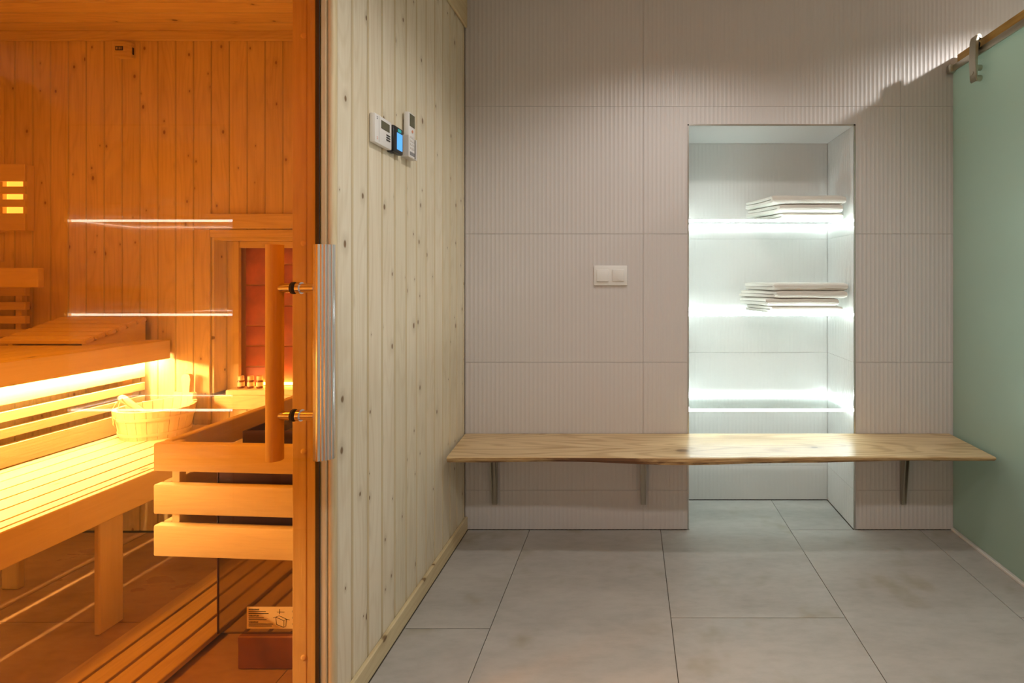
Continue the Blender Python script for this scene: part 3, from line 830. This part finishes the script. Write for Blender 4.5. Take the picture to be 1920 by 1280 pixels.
# ------------------------------------------------------------------ head rest wedge on the upper bench
hr = empty('wooden_headrest', (-2.45, 2.19, UZ))
thing(hr, 'slanted slatted wooden headrest lying on the upper bench', 'headrest')
def hpt(u, v, w):
    """u across (0 left, 1 right), v from near low edge to far high edge, w up"""
    nl, nr = Vector((-2.665, 2.088, UZ+0.004)), Vector((-2.290, 2.083, UZ+0.004))
    fl_, fr_ = Vector((-2.610, 2.284, UZ+0.088)), Vector((-2.212, 2.276, UZ+0.088))
    return nl.lerp(nr, u).lerp(fl_.lerp(fr_, u), v)+Vector((0, -0.35*w, w))
nsl = 6
for i in range(nsl):
    v0, v1 = i/nsl+0.008, (i+1)/nsl-0.008
    bm = bmesh.new(); vs = [bm.verts.new(hpt(u, v, w)) for w in (0, 0.020) for u, v in ((0, v0), (1, v0), (1, v1), (0, v1))]
    for f in ((0, 1, 2, 3), (4, 5, 6, 7), (0, 1, 5, 4), (1, 2, 6, 5), (2, 3, 7, 6), (3, 0, 4, 7)): bm.faces.new([vs[k] for k in f])
    bmesh.ops.bevel(bm, geom=list(bm.edges), offset=0.004, segments=2, affect='EDGES')
    obj('slat', bm, M['alder_x'], hr, smooth=True)
for u in (0.10, 0.94):
    bm = bmesh.new()
    a, b = hpt(u, 0.03, 0), hpt(u, 0.97, 0)
    w = Vector((0.018, 0, 0))
    q = [a, b, Vector((b.x, b.y, UZ+0.0004)), Vector((a.x, a.y, UZ+0.0004))]
    A = [bm.verts.new(p) for p in q]; B = [bm.verts.new(p+w) for p in q]
    for k in range(4): bm.faces.new((A[k], A[(k+1) % 4], B[(k+1) % 4], B[k]))
    bm.faces.new(A); bm.faces.new(B)
    obj('wedge_support', bm, M['alder_yv'], hr)

# ------------------------------------------------------------------ corner lamp shade and back support on the left
lp = empty('wall_lamp', (-2.88, 2.27, 1.39))
thing(lp, 'slatted wooden lamp shade glowing on the back wall at far left', 'lamp')
for z0, z1 in ((1.615, 1.693), (1.557, 1.591), (1.498, 1.532), (1.391, 1.469)):
    piece('slat', -3.0, -2.762, 2.262, 2.272, z0, z1, M['alder_x'], lp, 0.0015)
piece('upright', -2.783, -2.762, 2.2725, 2.2995, 1.392, 1.692, M['alder_z'], lp, 0.001)
piece('upright', -2.898, -2.876, 2.2725, 2.2890, 1.392, 1.692, M['alder_z'], lp, 0.001)
obj('light_strip', box(-3.0, -2.80, 2.2925, 2.2985, 1.45, 1.64), M['lampglow'], lp)
struct(piece('trim_9', -3.019, -2.900, SY-0.0065, SY-0.0003, 1.25, 1.385, M['pine_v_y'], None, 0.001))
struct(piece('trim_10', -3.019, -2.900, SY-0.0065, SY-0.0003, 1.697, 2.065, M['pine_v_y'], None, 0.001))
bs = empty('slatted_backrest', (-2.85, 2.25, 0.95))
thing(bs, 'slatted wooden backrest with wide top board on back wall under the lamp', 'backrest')
piece('top_board', -3.0, -2.575, 2.155, 2.180, 1.133, 1.218, M['alder_x'], bs, 0.003)
piece('board_bracket', -2.83, -2.80, 2.1805, 2.2985, 1.15, 1.19, M['alder_yv'], bs, 0.001)
for z0, z1 in ((1.092, 1.130), (1.029, 1.065), (0.966, 1.001), (0.905, 0.940)):
    piece('slat', -3.0, -2.752, 2.255, 2.275, z0, z1, M['alder_x'], bs, 0.002)
piece('upright', -2.822, -2.795, 2.2755, 2.2995, 0.894, 1.135, M['alder_z'], bs, 0.002)
# temperature sensor near the ceiling
ts = empty('temperature_sensor', (-2.33, SY, 2.20))
thing(ts, 'small pale sensor box with dark slotted window high on the back wall', 'sensor')
bm = bm_prism(bmesh.new(), [(-2.362, SY-0.0005), (-2.362, SY-0.030), (-2.313, SY-0.030), (-2.296, SY-0.018), (-2.296, SY-0.0005)], 2, 2.188, 2.255)
obj('housing', bm, M['pine_trim_x'], ts)
obj('window', box(-2.356, -2.322, SY-0.0315, SY-0.0295, 2.214, 2.233), M['rubber'], ts)
bm = bmesh.new()
for xx in (-2.350, -2.343, -2.336, -2.329): bm_box(bm, xx-0.001, xx+0.001, SY-0.0325, SY-0.031, 2.218, 2.229)
obj('grille', bm, M['paper'], ts)
obj('side_slot', box(-2.2975, -2.2945, SY-0.014, SY-0.007, 2.203, 2.235), M['rubber'], ts)

# ------------------------------------------------------------------ oil bottles on the alcove ledge
for px, lab in ((452, 'small amber oil bottle with pale label, leftmost of three on the ledge'),
                (470, 'small amber oil bottle with pale label, middle one of three on the ledge'),
                (487, 'small amber oil bottle with pale label, nearest the door handle on the ledge')):
    yb = 2.345; xb = (px-1183)*yb/F; zb = 0.6543
    e = empty('oil_bottle', (xb, yb, zb)); thing(e, lab, 'bottle', 'oil bottles on the alcove ledge')
    obj('flask', bm_lathe(bmesh.new(), (xb, yb, zb), [(0.0125, 0), (0.0138, 0.002), (0.0138, 0.034), (0.010, 0.040), (0.008, 0.042)], 20), M['amberbottle'], e, smooth=True)
    obj('wrapper', bm_lathe(bmesh.new(), (xb, yb, zb), [(0.0139, 0.010), (0.0142, 0.0102), (0.0142, 0.029), (0.0139, 0.0292)], 20), M['label'], e, smooth=True)
    obj('cap', bm_lathe(bmesh.new(), (xb, yb, zb), [(0.0118, 0.038), (0.0122, 0.039), (0.0122, 0.056), (0.011, 0.058)], 20), M['label'], e, smooth=True)

# ------------------------------------------------------------------ bucket and ladle
bc = Vector((-2.058, 2.150, LZ))
bk = empty('sauna_bucket', bc)
thing(bk, 'wooden stave bucket with one tall rounded stave standing on the lower bench', 'bucket')
NS = 22
def ell(a, rx, ry): return Vector((rx*math.cos(a), ry*math.sin(a), 0))
tall = 1.285
for i in range(NS):
    a0, a1 = 2*math.pi*i/NS+0.006, 2*math.pi*(i+1)/NS-0.006
    am = (a0+a1)/2
    d = abs((am-tall+math.pi) % (2*math.pi)-math.pi)
    ht = 0.122+0.016*math.exp(-(d/0.9)**2)
    if d < 0.15: ht = 0.240
    elif d < 0.45: ht += 0.022
    bm = bmesh.new()
    lev = 6 if ht > 0.2 else 1
    zs = [0, 0.122]+([0.122+(ht-0.122)*q for q in (0.25, 0.55, 0.8, 0.94, 1.0)] if ht > 0.2 else [ht])
    rings = []
    for z in zs:
        k = z/0.122
        rx, ry = 0.120+0.026*min(k, 1.25), 0.098+0.018*min(k, 1.25)
        sh = 1.0
        if ht > 0.2 and z > 0.122:
            q = (z-0.122)/(ht-0.122); sh = {25: 0.62, 55: 0.68, 80: 0.86, 94: 0.70, 100: 0.38}[round(q*100)]
        b0, b1 = am-(am-a0)*sh*1.0, am+(a1-am)*sh*1.0
        if ht > 0.2 and z > 0.122: b0, b1 = am-(am-a0)*sh*1.7, am+(a1-am)*sh*1.7
        t = 0.013
        rings.append([bm.verts.new(bc+ell(b0, rx, ry)+Vector((0, 0, z))), bm.verts.new(bc+ell((b0+b1)/2, rx*1.004, ry*1.004)+Vector((0, 0, z))), bm.verts.new(bc+ell(b1, rx, ry)+Vector((0, 0, z))),
                      bm.verts.new(bc+ell(b1, rx-t, ry-t)+Vector((0, 0, z))), bm.verts.new(bc+ell(b0, rx-t, ry-t)+Vector((0, 0, z)))])
    for A, B in zip(rings, rings[1:]):
        for q in range(5): bm.faces.new((A[q], A[(q+1) % 5], B[(q+1) % 5], B[q]))
    bm.faces.new(rings[0][::-1]); bm.faces.new(rings[-1])
    s = obj('stave', bm, M['bucketwood'], bk)
    if ht > 0.2: s['label'] = 'tall rounded stave serving as a handle'
for z in (0.022, 0.088):
    bm = bmesh.new(); k = z/0.122; rg = []
    for zz, o_ in ((z-0.006, 0.0008), (z-0.006, 0.0035), (z+0.006, 0.0035), (z+0.006, 0.0008)):
        rx, ry = 0.120+0.026*zz/0.122+o_, 0.098+0.018*zz/0.122+o_
        rg.append([bm.verts.new(bc+ell(2*math.pi*q/48, rx*1.004, ry*1.004)+Vector((0, 0, zz))) for q in range(48)])
    for A, B in zip(rg, rg[1:]+rg[:1]):
        for q in range(48): bm.faces.new((A[q], A[(q+1) % 48], B[(q+1) % 48], B[q]))
    obj('hoop', bm, M['bucketwood'], bk, smooth=True)
bm = bmesh.new()
A = [bm.verts.new(bc+ell(2*math.pi*q/32, 0.108, 0.086)+Vector((0, 0, 0.006))) for q in range(32)]
B = [bm.verts.new(bc+ell(2*math.pi*q/32, 0.109, 0.087)+Vector((0, 0, 0.016))) for q in range(32)]
for q in range(32): bm.faces.new((A[q], A[(q+1) % 32], B[(q+1) % 32], B[q]))
bm.faces.new(A[::-1]); bm.faces.new(B)
obj('base', bm, M['bucketwood'], bk)
ld = empty('sauna_ladle', bc+Vector((-0.02, 0, 0.02)))
thing(ld, 'wooden ladle leaning out of the bucket with leather cord on its handle', 'ladle')
h0, h1 = bc+Vector((0.035, 0.010, 0.030)), bc+Vector((-0.120, -0.035, 0.172))
mid = [h0.lerp(h1, q) for q in (0, 0.25, 0.5, 0.7, 0.85, 0.96, 1.0)]
obj('handle', bm_tube(bmesh.new(), mid, [0.007, 0.008, 0.009, 0.011, 0.014, 0.014, 0.009], 14), M['bucketwood'], ld, smooth=True)
cup = bmesh.new(); bm_lathe(cup, tuple(bc+Vector((0.045, 0.012, 0.018))), [(0.022, 0), (0.034, 0.012), (0.038, 0.034), (0.034, 0.034), (0.030, 0.014), (0.016, 0.004)], 24)
obj('bowl', cup, M['bucketwood'], ld, smooth=True)
p = h0.lerp(h1, 0.88)
cord = [p+Vector(v) for v in ((0, 0.014, 0.012), (0.0, -0.016, 0.010), (0.016, -0.042, -0.012), (0.028, -0.060, -0.045), (0.030, -0.074, -0.072), (0.028, -0.075, -0.080), (0.034, -0.075, -0.092))]
obj('cord', bm_tube(bmesh.new(), cord, [0.002]*5+[0.0045, 0.0018], 8), M['cord'], ld, smooth=True)
cord = [p+Vector(v) for v in ((-0.014, 0.010, 0.004), (-0.018, -0.016, -0.004), (-0.010, -0.045, -0.03), (0.012, -0.064, -0.058), (0.028, -0.075, -0.078))]
obj('cord', bm_tube(bmesh.new(), cord, 0.0018, 8), M['cord'], ld, smooth=True)

# ------------------------------------------------------------------ heater guard rail
gd = empty('heater_guard', (-1.15, 1.6, 0.36))
thing(gd, 'three-slat wooden guard rail around the sauna heater', 'guard rail')
GX, GY = -1.396, 1.450
rot = Matrix.Translation((GX, GY, 0)) @ Matrix.Rotation(math.radians(-3.3), 4, 'Z') @ Matrix.Translation((-GX, -GY, 0))
for z0, z1 in ((0.609, 0.691), (0.484, 0.571), (0.361, 0.452)):
    bm = box(GX, -0.890, GY, GY+0.026, z0, z1, 0.005, 2)
    bm.transform(rot); obj('slat', bm, M['alder_x'], gd, smooth=True)
    obj('slat', box(GX+0.004, GX+0.030, GY+0.028, SY-0.030, z0, z1, 0.003), M['alder_yv'], gd)
bm = box(GX+0.031, GX+0.055, GY+0.027, GY+0.048, 0.365, 0.688, 0.001); bm.transform(rot)
obj('post', bm, M['alder_z'], gd)
obj('post', box(GX+0.031, GX+0.052, 2.24, 2.268, 0.365, 0.688, 0.001), M['alder_z'], gd)
bm = box(-0.925, -0.90, GY+0.027, GY+0.046, 0.365, 0.688, 0.001); bm.transform(rot)
obj('post', bm, M['alder_z'], gd)

# ------------------------------------------------------------------ sauna heater
HP = 1.500
ht = empty('sauna_heater', (-1.06, 1.65, 0.0))
thing(ht, 'steel sauna heater with polished front panel and stone basket behind guard rail', 'heater')
hx0, hx1 = -1.249, -0.885
obj('front_panel', box(hx0+0.004, hx1, HP, HP+0.004, 0.100, 0.345), M['mirror'], ht)
obj('edge_fold', box(hx0, hx0+0.0035, HP-0.002, HP+0.004, 0.100, 0.640), M['darksteel'], ht)
obj('casing', box(hx0+0.001, hx1, HP+0.0045, 2.0, 0.100, 0.640, 0.002), M['darksteel'], ht)
obj('front_panel', box(hx0+0.004, hx1, HP, HP+0.004, 0.347, 0.640), M['darksteel'], ht)
obj('base', box((445-1183)*1.488/F, hx1, 1.488, 1.95, 0.001, 0.099, 0.003), M['heaterbase'], ht)
bx0 = (455-1183)*1.545/F
bm = bmesh.new()
for b in ((bx0, hx1, 1.545, 1.551, 0.6405, 0.698), (bx0, hx1, 1.985, 1.991, 0.6405, 0.698), (bx0, bx0+0.006, 1.551, 1.985, 0.6405, 0.698), (hx1-0.006, hx1, 1.551, 1.985, 0.6405, 0.698)):
    bm_box(bm, *b)
obj('stone_basket', bm, M['darksteel'], ht)
lab = obj('warning_label', box(-1.160, -0.960, HP-0.0008, HP-0.0001, 0.1155, 0.1815), M['paper'], ht)
lab['label'] = 'pale warning sticker with text and drawing'
bm = bmesh.new(); yy = HP-0.0012
R_, U_ = (1, 0, 0), (0, 0, 1)
z = 0.1735
for head, l1, l2 in (('WARNING!', 0.052, 0.060), ('VAROITUS!', 0.046, 0.054), ('VARNING!', 0.074, 0.070)):
    text_bm(bm, head, 0.0062, (-1.154, yy, z-0.002), R_, U_)
    for q, L in enumerate((l1, l2)): bm_box(bm, -1.154, -1.154+L, yy-0.0003, yy+0.0002, z-0.0070-q*0.0055, z-0.0052-q*0.0055)
    z -= 0.0188
def stroke(p, q, w=0.0011):
    p, q = Vector((p[0], 0, p[1])), Vector((q[0], 0, q[1])); d = (q-p).normalized(); nn = Vector((-d.z, 0, d.x))*w/2
    A = [bm.verts.new(Vector((v.x, t_, v.z))) for t_ in (yy-0.0003, yy+0.0002) for v in (p-nn, q-nn, q+nn, p+nn)]
    for f in ((0, 1, 2, 3), (4, 5, 6, 7), (0, 1, 5, 4), (1, 2, 6, 5), (2, 3, 7, 6), (3, 0, 4, 7)): bm.faces.new([A[k] for k in f])
hxs = [((-1.072, 0.151), (-1.048, 0.140)), ((-1.048, 0.140), (-1.048, 0.120)), ((-1.048, 0.120), (-1.070, 0.129)), ((-1.070, 0.129), (-1.072, 0.151)),
       ((-1.072, 0.151), (-1.062, 0.155)), ((-1.062, 0.155), (-1.040, 0.145)), ((-1.040, 0.145), (-1.048, 0.140)), ((-1.040, 0.145), (-1.042, 0.124)), ((-1.042, 0.124), (-1.048, 0.120)),
       ((-1.080, 0.149), (-1.072, 0.151)), ((-1.040, 0.145), (-1.030, 0.142)), ((-1.061, 0.160), (-1.061, 0.175)), ((-1.068, 0.166), (-1.046, 0.166))]
for a, b in hxs: stroke(a, b)
for zc in (0.168, 0.149, 0.130):
    for q in range(10):
        a, b = 2*math.pi*q/10, 2*math.pi*(q+1)/10
        stroke((-1.015+0.007*math.cos(a), zc+0.007*math.sin(a)), (-1.015+0.007*math.cos(b), zc+0.007*math.sin(b)))
    stroke((-1.020, zc+0.005), (-1.010, zc-0.005))
pr = obj('print', bm, M['ink'], lab)
# stones in the basket
random.seed(3)
for i in range(24):
    cx = bx0+0.050+(i % 4)*0.073+random.uniform(-0.008, 0.008); cy = 1.592+(i//4)*0.070+random.uniform(-0.008, 0.008)
    r = random.uniform(0.029, 0.034)
    bm = bmesh.new(); bmesh.ops.create_icosphere(bm, subdivisions=2, radius=1)
    sx, sy, sz_ = random.uniform(0.9, 1.05), random.uniform(0.85, 1.0), random.uniform(0.75, 0.95)
    for v in bm.verts:
        k = 1+0.22*mnoise.noise(v.co*1.6+Vector((i*3.1, 0, 0)))
        v.co = Vector((v.co.x*sx, v.co.y*sy, v.co.z*sz_))*r*k
    zmin = min(v.co.z for v in bm.verts)
    bmesh.ops.translate(bm, verts=bm.verts, vec=(cx, cy, 0.6408-zmin))
    thing(obj('heater_stone', bm, M['rock']), 'dark rough stone in the %s row of the heater basket, %s' % (('front', 'second', 'third', 'fourth', 'fifth', 'rearmost')[i//4], ('leftmost', 'second from the left', 'third from the left', 'rightmost')[i % 4]), 'stone', 'heater stones in the basket')

# ------------------------------------------------------------------ duckboards on the sauna floor
def duckboard(x0, n, y0, y1, label):
    e = empty('duckboard', (x0+n*0.0375, (y0+y1)/2, 0)); thing(e, label, 'duckboard')
    for i in range(n): piece('slat', x0+i*0.0757, x0+i*0.0757+0.064, y0, y1, 0.014, 0.032, M['duck'], e, 0.002)
    yy = y0+0.08
    while yy < y1-0.05:
        piece('batten', x0+0.005, x0+n*0.0757-0.017, yy, yy+0.03, 0.0005, 0.0135, M['duck'], e, 0.001); yy += 0.35
duckboard(-1.628, 4, 0.2, 2.20, 'long four-slat wooden duckboard on the sauna floor beside the heater')
duckboard(-1.315, 5, 0.45, 1.398, 'second duckboard by the glass door, seen mirrored in the heater panel')
